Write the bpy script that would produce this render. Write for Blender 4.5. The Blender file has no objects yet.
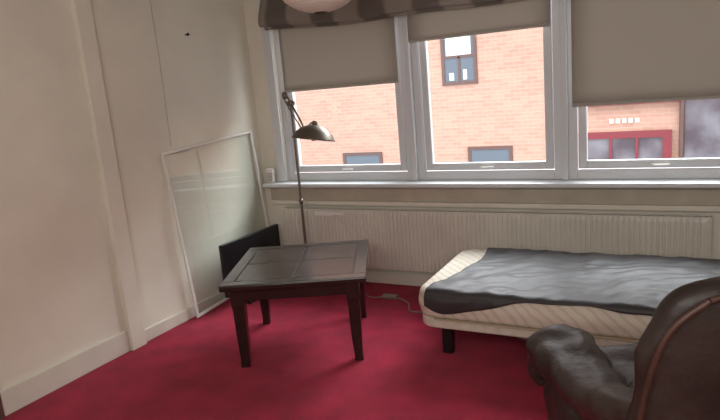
import bpy, bmesh, math, random
from mathutils import Vector, Matrix, noise
random.seed(4)
S=bpy.context.scene
S.view_settings.view_transform='Standard'
COL=S.collection

# ---------------- materials ----------------
def mat(name,col,rough=.6,metal=0,bump=0,bscale=50,var=0,vscale=3,spec=None,coat=0,sheen=0,col2=None,detail=4):
    m=bpy.data.materials.new(name); m.use_nodes=True
    nt=m.node_tree; b=nt.nodes['Principled BSDF']
    b.inputs['Base Color'].default_value=(*col,1); b.inputs['Roughness'].default_value=rough
    b.inputs['Metallic'].default_value=metal
    if spec is not None: b.inputs['Specular IOR Level'].default_value=spec
    if coat: b.inputs['Coat Weight'].default_value=coat; b.inputs['Coat Roughness'].default_value=.15
    if sheen: b.inputs['Sheen Weight'].default_value=sheen
    tc=nt.nodes.new('ShaderNodeTexCoord')
    if var:
        n=nt.nodes.new('ShaderNodeTexNoise'); n.inputs['Scale'].default_value=vscale; n.inputs['Detail'].default_value=detail
        nt.links.new(tc.outputs['Object'],n.inputs['Vector'])
        r=nt.nodes.new('ShaderNodeValToRGB')
        r.color_ramp.elements[0].position=.35; r.color_ramp.elements[1].position=.65
        c2=col2 if col2 else tuple(c*(1-var) for c in col)
        r.color_ramp.elements[0].color=(*c2,1); r.color_ramp.elements[1].color=(*col,1)
        nt.links.new(n.outputs['Fac'],r.inputs['Fac']); nt.links.new(r.outputs['Color'],b.inputs['Base Color'])
    if bump:
        n=nt.nodes.new('ShaderNodeTexNoise'); n.inputs['Scale'].default_value=bscale; n.inputs['Detail'].default_value=5
        nt.links.new(tc.outputs['Object'],n.inputs['Vector'])
        bp=nt.nodes.new('ShaderNodeBump'); bp.inputs['Strength'].default_value=bump; bp.inputs['Distance'].default_value=.01
        nt.links.new(n.outputs['Fac'],bp.inputs['Height']); nt.links.new(bp.outputs['Normal'],b.inputs['Normal'])
    return m
M={}
M['wall']=mat('wall_plaster',(.80,.765,.655),.75,bump=.2,bscale=12,var=.12,vscale=1.6,detail=7)
M['ceil']=mat('ceiling_paint',(.75,.73,.66),.9)
M['trimw']=mat('trim_gloss_cream',(.72,.69,.60),.4,var=.08,vscale=5)
M['seam']=mat('cable_painted',(.55,.51,.42),.5)
M['carpet']=mat('carpet_crimson',(.46,.019,.060),.95,bump=.9,bscale=260,var=.30,vscale=5,sheen=.10,spec=.1,detail=8)
M['frame']=mat('window_frame_white',(.66,.68,.70),.35)
M['rad']=mat('radiator_enamel',(.66,.63,.56),.4,var=.08,vscale=4)
M['board']=mat('apron_board',(.50,.45,.36),.6,var=.15,vscale=6)
M['twood']=mat('table_dark_wood',(.022,.014,.011),.28,coat=.3,bump=.1,bscale=30,var=.4,vscale=12)
M['ttile']=mat('table_top_panel',(.055,.036,.030),.24,bump=.15,bscale=60,var=.55,vscale=9)
M['black']=mat('black_plastic',(.008,.008,.009),.35)
M['screen']=mat('screen_glass',(.006,.006,.008),.3)
M['leather']=mat('leather_brown_black',(.044,.029,.024),.50,bump=.8,bscale=14,var=.55,vscale=4,spec=.45)
M['pipe']=mat('leather_trim_brown',(.075,.032,.022),.5,var=.4,vscale=20)
M['brass']=mat('lamp_antique_metal',(.17,.145,.115),.42,metal=.7)
M['shadein']=mat('shade_inner',(.75,.70,.6),.4)
M['sheet']=mat('sheet_black',(.030,.027,.029),.55,bump=.2,bscale=8,sheen=.08)
M['white']=mat('white_plastic',(.75,.74,.70),.4)
M['bbase']=mat('bed_base_fabric',(.62,.57,.48),.8,var=.15,vscale=20)
M['tan']=mat('mattress_piping_tan',(.42,.34,.24),.7)
M['paper']=mat('lantern_paper',(.78,.74,.64),.8)
M['cable']=mat('cable_grey',(.25,.2,.18),.5)
M['fram2']=mat('panel_frame_white',(.78,.77,.73),.4)
M['dglass']=mat('street_window_glass',(.10,.12,.15),.15)
M['redp']=mat('shop_red_paint',(.20,.02,.03),.5)
M['purp']=mat('shop_dark_glass',(.07,.045,.06),.3,var=.6,vscale=2,col2=(.20,.18,.20))
M['asph']=mat('asphalt',(.2,.2,.2),.9)
M['bframe']=mat('street_window_frame',(.12,.06,.05),.5)
M['cloth']=mat('clutter_cloth',(.35,.03,.05),.8,var=.8,vscale=30,col2=(.4,.38,.36))

def glass(name,tint,gl):
    m=bpy.data.materials.new(name); m.use_nodes=True; nt=m.node_tree
    for n in list(nt.nodes): nt.nodes.remove(n)
    o=nt.nodes.new('ShaderNodeOutputMaterial'); mx=nt.nodes.new('ShaderNodeMixShader')
    t=nt.nodes.new('ShaderNodeBsdfTransparent'); t.inputs['Color'].default_value=(*tint,1)
    g=nt.nodes.new('ShaderNodeBsdfGlossy'); g.inputs['Roughness'].default_value=.03
    mx.inputs['Fac'].default_value=gl
    nt.links.new(t.outputs[0],mx.inputs[1]); nt.links.new(g.outputs[0],mx.inputs[2]); nt.links.new(mx.outputs[0],o.inputs[0])
    return m
M['glass']=glass('pane_glass',(.97,.98,.98),.03)
M['glass2']=glass('loose_panel_glass',(.965,.98,.975),.06)

def blindmat():
    m=bpy.data.materials.new('roller_blind_fabric'); m.use_nodes=True; nt=m.node_tree
    b=nt.nodes['Principled BSDF']; b.inputs['Base Color'].default_value=(.50,.47,.42,1); b.inputs['Roughness'].default_value=.9
    tr=nt.nodes.new('ShaderNodeBsdfTranslucent'); tr.inputs['Color'].default_value=(.44,.40,.35,1)
    mx=nt.nodes.new('ShaderNodeMixShader'); mx.inputs['Fac'].default_value=.30
    nt.links.new(b.outputs[0],mx.inputs[1]); nt.links.new(tr.outputs[0],mx.inputs[2])
    nt.links.new(mx.outputs[0],nt.nodes['Material Output'].inputs[0]); return m
M['blind']=blindmat()

def stripes(name,c1,c2,scale,axis='X',thr=.5,dist=0,wd=.06):
    m=bpy.data.materials.new(name); m.use_nodes=True; nt=m.node_tree; b=nt.nodes['Principled BSDF']
    b.inputs['Roughness'].default_value=.85
    tc=nt.nodes.new('ShaderNodeTexCoord'); w=nt.nodes.new('ShaderNodeTexWave'); w.bands_direction=axis
    w.inputs['Scale'].default_value=scale; w.inputs['Distortion'].default_value=dist
    r=nt.nodes.new('ShaderNodeValToRGB'); r.color_ramp.elements[0].position=max(thr-wd,0); r.color_ramp.elements[1].position=min(thr+wd,1)
    r.color_ramp.elements[0].color=(*c1,1); r.color_ramp.elements[1].color=(*c2,1)
    nt.links.new(tc.outputs['Object'],w.inputs['Vector']); nt.links.new(w.outputs['Fac'],r.inputs['Fac']); nt.links.new(r.outputs['Color'],b.inputs['Base Color'])
    return m
M['valance']=stripes('roman_shade_fabric',(.14,.12,.105),(.28,.25,.215),.75,'X',.5,.6,.12)
M['matt']=stripes('mattress_ticking',(.66,.60,.51),(.57,.50,.40),9,'DIAGONAL',.72,3)

def brickmat():
    m=bpy.data.materials.new('brick_facade'); m.use_nodes=True; nt=m.node_tree; b=nt.nodes['Principled BSDF']
    b.inputs['Roughness'].default_value=.9
    tc=nt.nodes.new('ShaderNodeTexCoord'); mp=nt.nodes.new('ShaderNodeMapping'); mp.inputs['Rotation'].default_value=(math.radians(90),0,0)
    br=nt.nodes.new('ShaderNodeTexBrick'); br.inputs['Scale'].default_value=1
    br.inputs['Brick Width'].default_value=.23; br.inputs['Row Height'].default_value=.078; br.inputs['Mortar Size'].default_value=.006
    br.inputs['Color1'].default_value=(.54,.305,.225,1); br.inputs['Color2'].default_value=(.47,.25,.185,1); br.inputs['Mortar'].default_value=(.52,.36,.295,1)
    nt.links.new(tc.outputs['Object'],mp.inputs[0]); nt.links.new(mp.outputs[0],br.inputs['Vector']); nt.links.new(br.outputs['Color'],b.inputs['Base Color'])
    return m
M['brick']=brickmat()

# ---------------- mesh helpers ----------------
def obj(name,bm,m,parent=None,smooth=False,loc=None):
    me=bpy.data.meshes.new(name); bmesh.ops.recalc_face_normals(bm,faces=bm.faces[:]); bm.to_mesh(me); bm.free()
    ms=m if isinstance(m,(list,tuple)) else [m]
    for k in ms: me.materials.append(M[k])
    if smooth:
        for p in me.polygons: p.use_smooth=True
    o=bpy.data.objects.new(name,me); COL.objects.link(o)
    if parent: o.parent=parent
    if loc: o.location=loc
    return o
def empty(name,loc=(0,0,0),rz=0):
    e=bpy.data.objects.new(name,None); e.location=loc; e.rotation_euler=(0,0,rz); e.empty_display_size=.1; COL.objects.link(e); return e
def addbox(bm,a,b,mi=0):
    r=bmesh.ops.create_cube(bm,size=1)
    for v in r['verts']:
        v.co=Vector([(a[i]+b[i])/2+v.co[i]*(b[i]-a[i]) for i in range(3)])
    fs={f for v in r['verts'] for f in v.link_faces}
    for f in fs: f.material_index=mi
    return r['verts']
def bevel(o,w,seg=2):
    md=o.modifiers.new('bv','BEVEL'); md.width=w; md.segments=seg; md.limit_method='ANGLE'; return o
def box(name,a,b,m,parent=None,bv=0):
    bm=bmesh.new(); addbox(bm,a,b); o=obj(name,bm,m,parent)
    if bv: bevel(o,bv)
    return o
def boxes(name,L,m,parent=None,bv=0):
    bm=bmesh.new()
    for t in L: addbox(bm,t[0],t[1],t[2] if len(t)>2 else 0)
    o=obj(name,bm,m,parent)
    if bv: bevel(o,bv)
    return o
def lathe(name,prof,m,parent=None,seg=40,mtx=None):
    bm=bmesh.new(); rings=[]
    for r,z in prof:
        rings.append([bm.verts.new((max(r,1e-4)*math.cos(2*math.pi*i/seg),max(r,1e-4)*math.sin(2*math.pi*i/seg),z)) for i in range(seg)])
    for a,b in zip(rings,rings[1:]):
        for i in range(seg): bm.faces.new((a[i],a[(i+1)%seg],b[(i+1)%seg],b[i]))
    if mtx: bmesh.ops.transform(bm,matrix=mtx,verts=bm.verts[:])
    return obj(name,bm,m,parent,True)
def tube(name,pts,r,m,parent=None,cyc=False):
    cu=bpy.data.curves.new(name,'CURVE'); cu.dimensions='3D'; cu.bevel_depth=r; cu.bevel_resolution=4; cu.use_fill_caps=True
    sp=cu.splines.new('POLY'); sp.points.add(len(pts)-1)
    for p,q in zip(sp.points,pts): p.co=(*q,1)
    sp.use_cyclic_u=cyc
    cu.materials.append(M[m]); o=bpy.data.objects.new(name,cu); COL.objects.link(o)
    if parent: o.parent=parent
    return o
def cat(P,n):
    out=[]; k=len(P)
    for i in range(k-1):
        p0=P[max(i-1,0)];p1=P[i];p2=P[i+1];p3=P[min(i+2,k-1)]
        for j in range(n):
            t=j/n
            out.append(tuple(.5*((2*b)+(-a+c)*t+(2*a-5*b+4*c-d)*t*t+(-a+3*b-3*c+d)*t**3) for a,b,c,d in zip(p0,p1,p2,p3)))
    out.append(tuple(P[-1])); return out
def sweep(name,P,side,m,parent=None,n=6,e=2.6,seg=32,wr=0):
    Q=cat(P,n); side=Vector(side).normalized(); bm=bmesh.new(); rings=[]
    N=len(Q)
    for i,q in enumerate(Q):
        a=Vector(Q[max(i-1,0)][:3]); b=Vector(Q[min(i+1,N-1)][:3]); t=(b-a).normalized(); nn=t.cross(side).normalized()
        c=Vector(q[:3]); ring=[]
        for k in range(seg):
            th=2*math.pi*k/seg; cx,sx=math.cos(th),math.sin(th)
            u=math.copysign(abs(cx)**(2/e),cx)*q[3]; v=math.copysign(abs(sx)**(2/e),sx)*q[4]
            p=c+side*u+nn*v
            if wr: p+= (side*u+nn*v).normalized()*wr*noise.noise(p*9)
            ring.append(bm.verts.new(p))
        rings.append(ring)
    for a,b in zip(rings,rings[1:]):
        for k in range(seg): bm.faces.new((a[k],a[(k+1)%seg],b[(k+1)%seg],b[k]))
    bm.faces.new(rings[0]); bm.faces.new(rings[-1])
    return obj(name,bm,m,parent,True)
def pillow(name,c,s,m,parent=None,e1=3.5,e2=4,wr=.0,seg=48,crown=0,rot=None):
    bm=bmesh.new(); rings=[]
    def sp(v,e): return math.copysign(abs(v)**(2/e),v)
    nv=24
    for i in range(nv+1):
        ph=-math.pi/2+math.pi*i/nv; ring=[]
        for k in range(seg):
            th=2*math.pi*k/seg
            p=Vector((s[0]*sp(math.cos(ph),e1)*sp(math.cos(th),e2),s[1]*sp(math.cos(ph),e1)*sp(math.sin(th),e2),s[2]*sp(math.sin(ph),e1)))
            if crown and p.z>0: p.z+=crown*(1-(p.x/s[0])**2)*(1-(p.y/s[1])**2)
            if wr: p+=p.normalized()*wr*noise.noise(p*8+Vector(c))
            ring.append(bm.verts.new(p))
        rings.append(ring)
    for a,b in zip(rings,rings[1:]):
        for k in range(seg): bm.faces.new((a[k],a[(k+1)%seg],b[(k+1)%seg],b[k]))
    bmesh.ops.remove_doubles(bm,verts=bm.verts[:],dist=1e-5)
    if rot: bmesh.ops.transform(bm,matrix=rot,verts=bm.verts[:])
    bmesh.ops.translate(bm,vec=c,verts=bm.verts[:])
    return obj(name,bm,m,parent,True)

# ---------------- room shell ----------------
RX=4.9; RY=-5.8; RZ=2.55
box('floor',(-.1,RY-.1,-.1),(RX+.1,.2,0),'carpet')
box('ceiling',(-.1,RY-.1,RZ),(RX+.1,.2,RZ+.1),'ceil')
box('wall_left',(-.12,RY,0),(0,.2,RZ),'wall')
box('wall_right',(RX,RY,0),(RX+.12,.2,RZ),'wall')
box('wall_front',(-.1,RY-.12,0),(RX+.1,RY,RZ),'wall')
WL,WR,SZ,WT=.25,3.72,.86,2.32
box('wall_back',(0,0,0),(RX,.2,SZ-.04),'wall')
box('wall_back_upper',(0,0,WT),(RX,.2,RZ),'wall')
box('wall_back_left',(0,0,SZ-.04),(WL,.2,WT),'wall')
box('wall_back_right',(WR,0,SZ-.04),(RX,.2,WT),'wall')
box('trim_1',(0,-1.70,0),(.045,-1.575,RZ),'wall',bv=.006)
box('baseboard_left',(0,-2.58,0),(.022,-1.70,.15),'trimw',bv=.006)
box('baseboard_left_rear',(0,-1.575,0),(.02,-.02,.09),'trimw',bv=.006)
box('baseboard_back',(.02,-.02,0),(RX,0,.10),'trimw',bv=.006)
box('trim_2',(0,-2.72,0),(.035,-2.58,2.1),'bframe',bv=.005)
tube('surface_cable',[(.004,-1.05,2.5),(.004,-1.04,1.9),(.004,-1.05,1.3)],.003,'seam')
lathe('picture_nail',[(0,0),(.006,0),(.006,.02),(.012,.022),(.012,.026),(0,.026)],'black',mtx=Matrix.Translation((0,-.74,2.10))@Matrix.Rotation(math.radians(90),4,'Y'),seg=12)

# ---------------- window ----------------
def window(name,x0,x1,z0=SZ,z1=WT):
    e=empty(name)
    y0,y1=.03,.10
    t=.055
    boxes('outer_frame',[((x0,y0,z0),(x0+t,y1,z1)),((x1-t,y0,z0),(x1,y1,z1)),((x0+t,y0,z0),(x1-t,y1,z0+.065)),((x0+t,y0,z1-t),(x1-t,y1,z1))],'frame',e,.006)
    a,b,c,d=x0+t+.008,x1-t-.008,z0+.073,z1-t-.008; s=.055
    boxes('sash',[((a,y0+.012,c),(a+s,y1-.012,d)),((b-s,y0+.012,c),(b,y1-.012,d)),((a+s,y0+.012,c),(b-s,y1-.012,c+s)),((a+s,y0+.012,d-s),(b-s,y1-.012,d))],'frame',e,.008)
    box('pane',(a+s-.005,.064,c+s-.005),(b-s+.005,.068,d-s+.005),'glass',e)
    box('handle_plate',((a+b)/2-.05,y0-.004,c+.01),((a+b)/2+.05,y0+.012,c+.03),'white',e,.003)
    tube('handle',[((a+b)/2-.03,y0-.02,c+.02),((a+b)/2+.06,y0-.022,c+.024)],.006,'white',e)
    return e
window('window_1',.25,1.435); window('window_2',1.475,2.555); window('window_3',2.595,3.72)
boxes('trim_3',[((1.435,-.005,SZ),(1.475,.12,WT)),((2.555,-.005,SZ),(2.595,.12,WT))],'frame',bv=.006)
box('trim_4',(.165,-.02,SZ),(.25,.0,RZ),'frame',bv=.006)
boxes('window_sill',[((.06,-.12,SZ-.035),(3.9,.10,SZ))],'frame',bv=.012)
box('trim_5',(.08,-.03,.70),(3.9,0,SZ-.035),'board',bv=.004)
box('trim_6',(.08,-.05,.665),(3.9,0,.70),'trimw',bv=.004)
e=empty('wireless_router')
box('casing',(.085,-.075,SZ+.001),(.155,-.035,SZ+.125),'white',e,.008)
boxes('vents',[((.095,-.077,SZ+.02+.012*i),(.145,-.0745,SZ+.025+.012*i)) for i in range(6)],'cable',e)

def blind(name,x0,x1,zb,y=-.013):
    e=empty(name)
    bm=bmesh.new(); nx,nz=24,10; g=[]
    for i in range(nx+1):
        row=[]
        for j in range(nz+1):
            x=x0+(x1-x0)*i/nx; z=zb+(2.30-zb)*j/nz
            row.append(bm.verts.new((x,y+.004*math.sin(x*7)*(1-j/nz),z)))
        g.append(row)
    for i in range(nx):
        for j in range(nz): bm.faces.new((g[i][j],g[i+1][j],g[i+1][j+1],g[i][j+1]))
    o=obj('fabric',bm,'blind',e,True); md=o.modifiers.new('s','SOLIDIFY'); md.thickness=.002
    box('bottom_rail',(x0,y-.006,zb-.012),(x1,y+.006,zb+.012),'blind',e,.004)
    lathe('roller',[(0,0),(.018,0),(.018,x1-x0),(0,x1-x0)],'blind',e,20,Matrix.Translation((x0,y-.008,2.30))@Matrix.Rotation(math.radians(90),4,'Y'))
    return e
blind('roller_blind',.33,1.375,1.63); blind('roller_blind.001',1.48,2.50,1.91); blind('roller_blind.002',2.63,3.71,1.37)

bm=bmesh.new()
prof=[(-.055,2.45),(-.07,2.42),(-.14,2.28),(-.165,2.20),(-.15,2.145),(-.11,2.135),(-.085,2.16),(-.095,2.22),(-.12,2.26),(-.10,2.19),(-.08,2.125),(-.065,2.115),(-.055,2.16),(-.05,2.34)]
prof=[(a,b) for a,b in cat(prof,4)]
nx=80; g=[]
for i in range(nx+1):
    x=.25+(3.80-.25)*i/nx
    sag=.010*math.sin(x*5)+.012*math.cos(x*2.1)-.012*x
    g.append([bm.verts.new((x,min(y*(1+.08*math.sin(x*9+j*.3)),-.045),z+sag*(1 if z<2.36 else 0))) for j,(y,z) in enumerate(prof)])
for i in range(nx):
    for j in range(len(prof)-1): bm.faces.new((g[i][j],g[i+1][j],g[i+1][j+1],g[i][j+1]))
o=obj('roman_shade',bm,'valance',None,True); md=o.modifiers.new('s','SOLIDIFY'); md.thickness=.003

# ---------------- radiator ----------------
e=empty('radiator')
bm=bmesh.new(); x0,x1=.22,3.45; zb,zt=.15,.635; pitch=.0333; n=int((x1-x0)/pitch)
pts=[]
for i in range(n):
    xs=x0+i*pitch
    pts+= [(xs,-.092),(xs+.008,-.092),(xs+.012,-.10),(xs+.029,-.10)]
pts.append((x1,-.092))
lo=[];hi=[];lo2=[];hi2=[]
for x,y in pts:
    lo2.append(bm.verts.new((x,-.094,zb))); lo.append(bm.verts.new((x,y,zb+.03))); hi.append(bm.verts.new((x,y,zt-.03))); hi2.append(bm.verts.new((x,-.094,zt)))
for i in range(len(pts)-1):
    for A,B in ((lo2,lo),(lo,hi),(hi,hi2)): bm.faces.new((A[i],A[i+1],B[i+1],B[i]))
obj('front_panel',bm,'rad',e)
L=[((x0-.004,-.095,zb),(x0,-.035,zt+.004)),((x1,-.095,zb),(x1+.004,-.035,zt+.004)),((x0,-.04,zb),(x1,-.035,zt)),((x0,-.097,zt-.002),(x1,-.09,zt+.006)),((x0,-.04,zt-.002),(x1,-.033,zt+.006))]
for i in range(int((x1-x0)/.02)): L.append(((x0+i*.02,-.09,zt-.006),(x0+i*.02+.012,-.04,zt+.002)))
boxes('casing',L,'rad',e)
boxes('brackets',[((x0+.3,-.035,.2),(x0+.33,-.003,.55)),((x1-.33,-.035,.2),(x1-.3,-.003,.55))],'rad',e)
boxes('paper_label',[((.56,-.1035,.588),(.74,-.1005,.622)),((.74,-.1035,.595),(.84,-.1005,.618))],'white',e)
tube('valve_pipe',[(x0-.004,-.06,.19),(x0-.05,-.06,.19),(x0-.05,-.06,.0)],.009,'rad',e)
tube('inlet_pipe',[(x1,-.06,.19),(x1+.05,-.06,.19),(x1+.05,-.06,.0)],.009,'rad',e)

# ---------------- leaning framed glass panel ----------------
e=empty('framed_glass_panel',(.055,-1.10,.004)); 
W,Hh=1.05,1.27; s=.022
boxes('frame',[((0,0,0),(.018,s,Hh)),((0,W-s,0),(.018,W,Hh)),((0,s,0),(.018,W-s,s)),((0,s,Hh-s),(.018,W-s,Hh))],'fram2',e,.003)
box('glass',(.007,s-.004,s-.004),(.011,W-s+.004,Hh-s+.004),'glass2',e)
e.rotation_euler=(math.radians(3.2),math.radians(-2.0),0)

# ---------------- television ----------------
e=empty('television',(.20,-.53,0),math.radians(-1))
w=.36
boxes('body',[((-.02,-w,.10),(.012,w,.52)),((-.05,-w*.7,.16),(-.02,w*.7,.44))],'black',e,.006)
boxes('bezel',[((.012,-w,.10),(.02,-w+.022,.52)),((.012,w-.022,.10),(.02,w,.52)),((.012,-w+.022,.10),(.02,w-.022,.135)),((.012,-w+.022,.498),(.02,w-.022,.52))],'black',e,.003)
box('screen',(.011,-w+.02,.13),(.015,w-.02,.50),'screen',e)
boxes('stand',[((-.015,-.04,.02),(.005,.04,.12)),((-.09,-.2,0),(.09,.2,.02))],'black',e,.006)

# ---------------- floor lamp ----------------
LX,LY=.545,-.255
e=empty('floor_lamp',(LX,LY,0))
lathe('base',[(0,0),(.125,0),(.125,.012),(.11,.022),(.03,.03),(.016,.05),(.012,.07),(0,.07)],'brass',e)
tube('pole',[(0,0,.05),(0,0,1.53)],.0105,'brass',e)
lathe('pole_collar',[(0,.72),(.016,.72),(.018,.74),(.016,.76),(0,.76)],'brass',e,20)
tube('arm_upper',[(-.03,-.01,1.60),(.0,0,1.53),(.10,-.03,1.38),(.13,-.04,1.32)],.008,'brass',e)
tube('arm_lower',[(-.055,-.01,1.57),(-.02,0,1.49),(.085,-.03,1.35),(.12,-.04,1.29)],.006,'brass',e)
lathe('joint',[(0,-.03),(.02,-.03),(.024,0),(.02,.03),(0,.03)],'brass',e,20,Matrix.Translation((0,0,1.53))@Matrix.Rotation(math.radians(90),4,'X'))
lathe('counterweight',[(0,-.03),(.018,-.025),(.022,0),(.018,.025),(0,.03)],'brass',e,20,Matrix.Translation((-.045,-.01,1.595)))
T=Matrix.Translation((.225,-.07,1.265))@Matrix.Rotation(math.radians(6),4,'Y')@Matrix.Rotation(math.radians(-10),4,'X')@Matrix.Scale(1.12,4)
lathe('shade',[(0,.085),(.03,.083),(.055,.075),(.095,.055),(.130,.025),(.150,-.015),(.152,-.02),(.147,-.018),(.125,.018),(.09,.046),(0,.065)],'brass',e,48,T)
lathe('bulb',[(0,.04),(.02,.03),(.035,.0),(.03,-.02),(0,-.03)],'shadein',e,24,T)
lathe('shade_cap',[(0,.11),(.018,.108),(.022,.08),(0,.08)],'brass',e,20,T)
tube('shade_stem',[(.125,-.04,1.30),(.17,-.055,1.345),(.215,-.065,1.375)],.006,'brass',e)

# ---------------- coffee table ----------------
e=empty('coffee_table',(1.115,-1.17,0),math.radians(25.5))
hw,hd,h=.43,.43,.54
bm=bmesh.new()
addbox(bm,(-hw,-hd,h-.035),(hw,hd,h-.004),0)
fr=.075
for a,b in (((-hw,-hd),(hw,-hd+fr)),((-hw,hd-fr),(hw,hd)),((-hw,-hd+fr),(-hw+fr,hd-fr)),((hw-fr,-hd+fr),(hw,hd-fr))):
    addbox(bm,(a[0],a[1],h-.005),(b[0],b[1],h+.003),0)
bevel(obj('top',bm,'twood',e),.004)
L=[]
xx=[-hw+fr,0,hw-fr]; yy=[-hd+fr,0,hd-fr]
for i in range(2):
    for j in range(2):
        L.append(((xx[i]+.005,yy[j]+.005,h-.005),(xx[i+1]-.005,yy[j+1]-.005,h+.002)))
boxes('inset_tiles',L,'ttile',e,.004)
a=.05; ab=.07
boxes('apron',[((-hw+a,-hd+a,h-.115),(hw-a,-hd+a+.02,h-.035)),((-hw+a,hd-ab-.02,h-.115),(hw-a,hd-ab,h-.035)),((-hw+a,-hd+a+.02,h-.115),(-hw+a+.02,hd-ab-.02,h-.035)),((hw-a-.02,-hd+a+.02,h-.115),(hw-a,hd-ab-.02,h-.035))],'twood',e,.004)
k=0
for sx in (-1,1):
    for sy in (-1,1):
        k+=1; bm=bmesh.new(); rings=[]; ay=a if sy<0 else ab
        for z,wd,off in ((h-.035,.040,0),(h-.14,.040,0),(h-.17,.035,.0),(.28,.034,.0),(.14,.030,.0),(.05,.025,.002),(0,.026,.004)):
            cx=sx*(hw-a-.040+off+.004); cy=sy*(hd-ay-.040+off+.004)
            rings.append([bm.verts.new((cx+u*wd,cy+v*wd,z)) for u,v in ((-1,-1),(1,-1),(1,1),(-1,1))])
        for A,B in zip(rings,rings[1:]):
            for i in range(4): bm.faces.new((A[i],A[(i+1)%4],B[(i+1)%4],B[i]))
        bm.faces.new(rings[0]); bm.faces.new(rings[-1])
        bevel(obj('leg_%d'%k,bm,'twood',e),.004)

# ---------------- bed ----------------
e=empty('single_bed')
bx0,bx1,by0,by1,bz0,bz1=1.91,3.88,-1.22,-.30,.20,.43
def rounded(name,x0,x1,y0,y1,z0,z1,rc,re,m,bulge=0):
    bm=bmesh.new(); ns=10; rings=[]
    def outline(ins):
        pts=[]
        r=max(rc-ins,.01)
        for cx,cy,a0 in ((x1-rc,y1-rc,0),(x0+rc,y1-rc,90),(x0+rc,y0+rc,180),(x1-rc,y0+rc,270)):
            for i in range(ns+1):
                th=math.radians(a0+90*i/ns); pts.append((cx+r*math.cos(th),cy+r*math.sin(th)))
        return pts
    lv=[]
    for i in range(7):
        th=math.pi/2*i/6; lv.append((re-re*math.sin(th),z0+re-re*math.cos(th)))
    for i in range(1,6):
        t=i/6; lv.append((-bulge*math.sin(math.pi*t),z0+re+(z1-z0-2*re)*t))
    for i in range(7):
        th=math.pi/2*i/6; lv.append((re-re*math.cos(th),z1-re+re*math.sin(th)))
    for ins,z in lv: rings.append([bm.verts.new((x,y,z)) for x,y in outline(ins)])
    n=len(rings[0])
    for A,B in zip(rings,rings[1:]):
        for i in range(n): bm.faces.new((A[i],A[(i+1)%n],B[(i+1)%n],B[i]))
    bm.faces.new(rings[0]); bm.faces.new(rings[-1])
    return obj(name,bm,m,e,True)
rounded('mattress',bx0,bx1,by0,by1,bz0+.055,bz1,.12,.045,'matt',.008)
rounded('base',bx0+.01,bx1-.01,by0+.01,by1-.01,bz0,bz0+.060,.11,.012,'bbase')
for k,(px,py) in enumerate(((2.06,-1.08),(2.06,-.42),(2.9,-1.08),(2.9,-.42),(3.76,-1.08),(3.76,-.42))):
    bevel(boxes('leg_%d'%(k+1),[((px-.03,py-.03,0),(px+.03,py+.03,bz0+.003))],'black',e),.004)
boxes('piping_strip',[((bx0+.12,by0-.004,bz0+.055),(bx1-.12,by0+.02,bz0+.063))],'tan',e,.003)
bm=bmesh.new(); nu,nv=160,80; g=[]
for i in range(nu+1):
    u=i/nu; row=[]
    over=.090*math.exp(-((u-.07)/.13)**2)+.026+.014*math.sin(u*11)+.006*math.sin(u*37)
    xl=bx0+.17
    for j in range(nv+1):
        v=j/nv
        yb=by1-.02
        length=(yb-by0)+over
        sdist=v*length
        x=xl+.02+(bx1-.03-xl)*u + .05*(1-u)*math.sin(v*5)-.07*(1-u)*v
        wrn=.010*noise.noise(Vector((x*5,sdist*3,1)))+.007*noise.noise(Vector((x*12+sdist*11,sdist*14,5)))
        wrn+=.005*abs(noise.noise(Vector((x*7+sdist*4,sdist*6-x*3,9))))*2
        wrn+=.005*math.sin((x*1.2+sdist*2.4)*9)*math.exp(-((v-.6)/.3)**2)
        top=yb-by0-.03
        if sdist<top: p=(x,yb-sdist,bz1+.010+max(wrn,-.006))
        else:
            s2=sdist-top; rr=.045; arc=rr*math.pi/2
            if s2<arc:
                th=s2/rr; p=(x,by0+.03-(rr)*math.sin(th)-.0,bz1+.010-rr*(1-math.cos(th))+max(wrn,-.006)*(1-s2/arc))
            else: p=(x,by0-.018-abs(wrn)*.8,bz1+.010-rr-(s2-arc))
        row.append(bm.verts.new(p))
    g.append(row)
for i in range(nu):
    for j in range(nv): bm.faces.new((g[i][j],g[i+1][j],g[i+1][j+1],g[i][j+1]))
o=obj('black_sheet',bm,'sheet',e,True); md=o.modifiers.new('s','SOLIDIFY'); md.thickness=.004
c=empty('underbed_clutter')
pillow('bag',(2.45,-.72,.07),(.16,.12,.07),'cloth',c,wr=.03); pillow('shoe',(2.72,-.80,.045),(.14,.06,.045),'black',c,2.4,2.6,wr=.02)

# ---------------- cable & adaptor ----------------
c=empty('power_extension')
box('socket_block',(1.26,-.35,0),(1.38,-.30,.03),'cable',c,.008)
tube('lead',cat([(1.38,-.33,.012),(1.5,-.40,.006),(1.58,-.55,.006),(1.70,-.55,.006),(1.85,-.66,.006),(2.0,-.62,.006),(2.2,-.5,.006)],8),.005,'cable',c)
tube('lead_2',cat([(1.26,-.33,.012),(1.18,-.36,.006),(1.05,-.28,.006),(.85,-.2,.006),(.71,-.22,.006)],8),.004,'cable',c)

# ---------------- pendant lantern ----------------
e=empty('pendant_lantern',(1.63,-1.5,2.165))
prof=[]
for i in range(97):
    th=-math.pi/2+math.pi*i/96; r=.225*math.cos(th)*(1+.012*math.cos(i*math.pi/2)); 
    if r>.03: prof.append((r,.17*math.sin(th)))
lathe('paper_shade',prof,'paper',e,56)
tube('flex',[(0,0,.10),(0,0,.33)],.004,'white',e)
lathe('ceiling_rose',[(0,.305),(.02,.305),(.045,.365),(.045,.384),(0,.384)],'white',e,24)
lathe('lampholder',[(0,.03),(.02,.03),(.02,.12),(0,.12)],'white',e,20)
tube('wire_top',[(-.035,0,.166),(0,0,.14),(.035,0,.166)],.002,'white',e)

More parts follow.
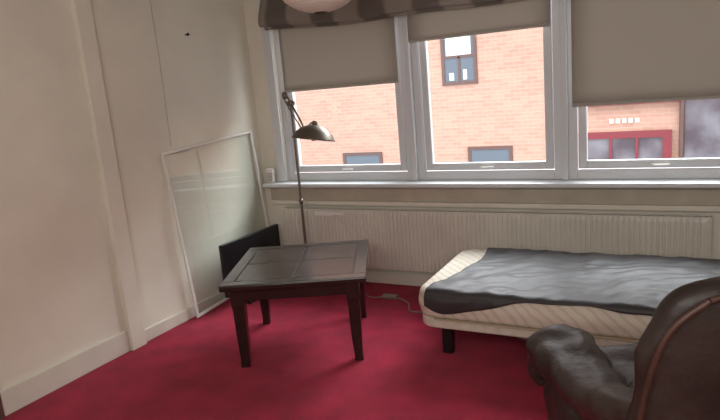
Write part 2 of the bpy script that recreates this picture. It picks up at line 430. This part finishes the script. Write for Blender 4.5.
# ---------------- armchair (local front = +Y) ----------------
fx,fy=-.47,.883
rz=math.atan2(fy,fx)-math.pi/2
tip=Vector((2.83,-1.99,0))
R=Matrix.Rotation(rz,3,'Z')
org=tip-R@Vector((-.33,.40,0))+Vector((.02,0,0))
e=empty('leather_armchair',(org.x,org.y,0),rz)
pillow('seat_base',(0,.03,.215),(.32,.36,.125),'leather',e,5,6)
pillow('seat_cushion',(0,.09,.44),(.265,.35,.11),'leather',e,2.8,4.5,wr=.03,crown=.05)
sweep('back_shell',[(0,-.34,.10,.42,.05),(0,-.35,.20,.43,.055),(0,-.365,.45,.425,.06),(0,-.39,.70,.40,.06),(0,-.42,.92,.37,.065),(0,-.435,1.03,.32,.06),(0,-.44,1.07,.25,.04),(0,-.44,1.08,.18,.005)],(1,0,0),'leather',e,6,3.0,48,wr=.02)
for k,(z,y,th,w) in enumerate(((.56,-.27,.085,.27),(.73,-.31,.085,.28),(.91,-.345,.085,.28))):
    pillow('back_cushion_%d'%(k+1),(0,y,z),(w,th,.115),'leather',e,2.6,4,wr=.02)
for sx,nm in ((-1,'left'),(1,'right')):
    X=sx*.33
    sweep('arm_%s'%nm,[(X,-.36,.70,.05,.03),(X,-.31,.66,.07,.06),(X,-.18,.585,.09,.07),(X,.05,.545,.105,.075),(X,.25,.55,.115,.085),(X,.36,.54,.115,.085),(X,.43,.48,.105,.075),(X,.435,.41,.09,.05),(X,.41,.37,.06,.02)],(1,0,0),'leather',e,6,2.4,32,wr=.03)
    sweep('arm_side_%s'%nm,[(X,-.34,.30,.055,.21),(X,-.2,.29,.065,.20),(X,.1,.28,.07,.19),(X,.30,.28,.07,.19),(X,.37,.27,.055,.17),(X,.385,.27,.03,.13)],(1,0,0),'leather',e,5,4,32,wr=.018)
    tube('piping_%s'%nm,cat([(sx*.415,-.395,.12),(sx*.425,-.41,.35),(sx*.41,-.435,.6),(sx*.38,-.465,.85),(sx*.34,-.485,.98),(sx*.26,-.50,1.052)],6),.008,'pipe',e)
tube('piping_top',cat([(-.26,-.50,1.052),(-.12,-.50,1.075),(.12,-.50,1.075),(.26,-.50,1.052)],6),.008,'pipe',e)
for k,(x,y) in enumerate(((-.27,.30),(.27,.30),(-.27,-.30),(.27,-.30))):
    lathe('foot_%d'%(k+1),[(0,0),(.02,0),(.032,.03),(.03,.06),(.022,.10),(0,.10)],'pipe',e,20,Matrix.Translation((x,y,0)))

# ---------------- outside ----------------
e=empty('brick_building')
FY=8.0
holes=[(-1.16,-.40,1.50,2.64),(-3.72,-2.70,-1.2,.15),(-.68,.26,-1.2,.20),(1.7,2.9,2.9,4.2)]
box('facade',(-12,FY,-2.8),(16,FY+.3,7),'brick',e)
for i,(a,b,c,d) in enumerate(holes):
    boxes('street_window_%d'%i,[((a,FY-.03,c),(a+.07,FY,d)),((b-.07,FY-.03,c),(b,FY,d)),((a+.07,FY-.03,c),(b-.07,FY,c+.07)),((a+.07,FY-.03,d-.07),(b-.07,FY,d)),((a+.07,FY-.03,(c+d)/2-.03),(b-.07,FY,(c+d)/2+.03)),(((a+b)/2-.025,FY-.03,c+.07),((a+b)/2+.025,FY,(c+d)/2))],'bframe',e)
    box('street_glass_%d'%i,(a+.07,FY-.015,c+.07),(b-.07,FY-.005,d-.07),'dglass',e)
box('net_curtain',(-1.05,FY-.025,2.1),(-.52,FY-.016,2.5),'white',e)
boxes('curtain_items',[((-1.0,FY-.025,1.6),(-.9,FY-.016,1.75)),((-.7,FY-.025,1.6),(-.62,FY-.016,1.8))],'white',e)
boxes('shop_fascia',[((1.45,FY-.15,.90),(3.3,FY,.99)),((1.55,FY-.10,-2.6),(1.68,FY,.40)),((3.0,FY-.10,-2.6),(3.15,FY,.40)),((1.68,FY-.10,.28),(3.0,FY-.02,.40)),((2.1,FY-.1,-2.6),(2.15,FY,.28)),((2.55,FY-.1,-2.6),(2.6,FY,.28))],'redp',e)
boxes('shop_letters',[((2.1+.11*i,FY-.03,.56),(2.1+.11*i+.07,FY,.64)) for i in range(5)],'white',e)
box('shop_glass',(1.68,FY-.06,-2.2),(3.0,FY-.02,.28),'purp',e)
box('side_doorway',(3.35,FY-.05,-2.8),(5.6,FY,1.02),'purp',e)
tube('drainpipe',[(3.30,FY-.08,-2.8),(3.30,FY-.08,7)],.04,'bframe',e)
box('street_ground',(-14,.3,-2.95),(18,FY+.3,-2.8),'asph')

# ---------------- light ----------------
w=bpy.data.worlds.new('World'); S.world=w; w.use_nodes=True; nt=w.node_tree
bg=nt.nodes['Background']; bg.inputs['Color'].default_value=(.88,.94,1,1); bg.inputs['Strength'].default_value=3.4
def area(name,loc,target,sx,sy,P,col):
    l=bpy.data.lights.new(name,'AREA'); l.shape='RECTANGLE'; l.size=sx; l.size_y=sy; l.energy=P; l.color=col
    o=bpy.data.objects.new(name,l); COL.objects.link(o); o.location=loc
    o.rotation_euler=(Vector(target)-Vector(loc)).to_track_quat('-Z','Y').to_euler(); return o
area('sky_fill',(3.0,4.0,5.2),(1.8,0,1.3),7,3,1400,(.95,.97,1))  # added area lamp above the view, boosts skylight through the windows
area('room_fill',(3.2,-4.9,2.3),(.8,-1.0,.8),2.6,1.2,76,(1,.97,.92))  # unseen fill lamp added behind the camera to brighten the interior

# ---------------- camera ----------------
cam=bpy.data.cameras.new('camera'); cam.sensor_width=36; cam.lens=30; cam.clip_start=.02
co=bpy.data.objects.new('camera',cam); COL.objects.link(co)
yaw,pit,rol=.4976,.1992,-.0859
fw=Vector((-math.sin(yaw)*math.cos(pit),math.cos(yaw)*math.cos(pit),-math.sin(pit)))
rt=Vector((math.cos(yaw),math.sin(yaw),0)); up=rt.cross(fw)
r2=math.cos(rol)*rt+math.sin(rol)*up; u2=-math.sin(rol)*rt+math.cos(rol)*up
m=Matrix((r2,u2,-fw)).transposed().to_4x4(); m.translation=Vector((3.2654,-4.2732,1.6)); co.matrix_world=m
S.camera=co
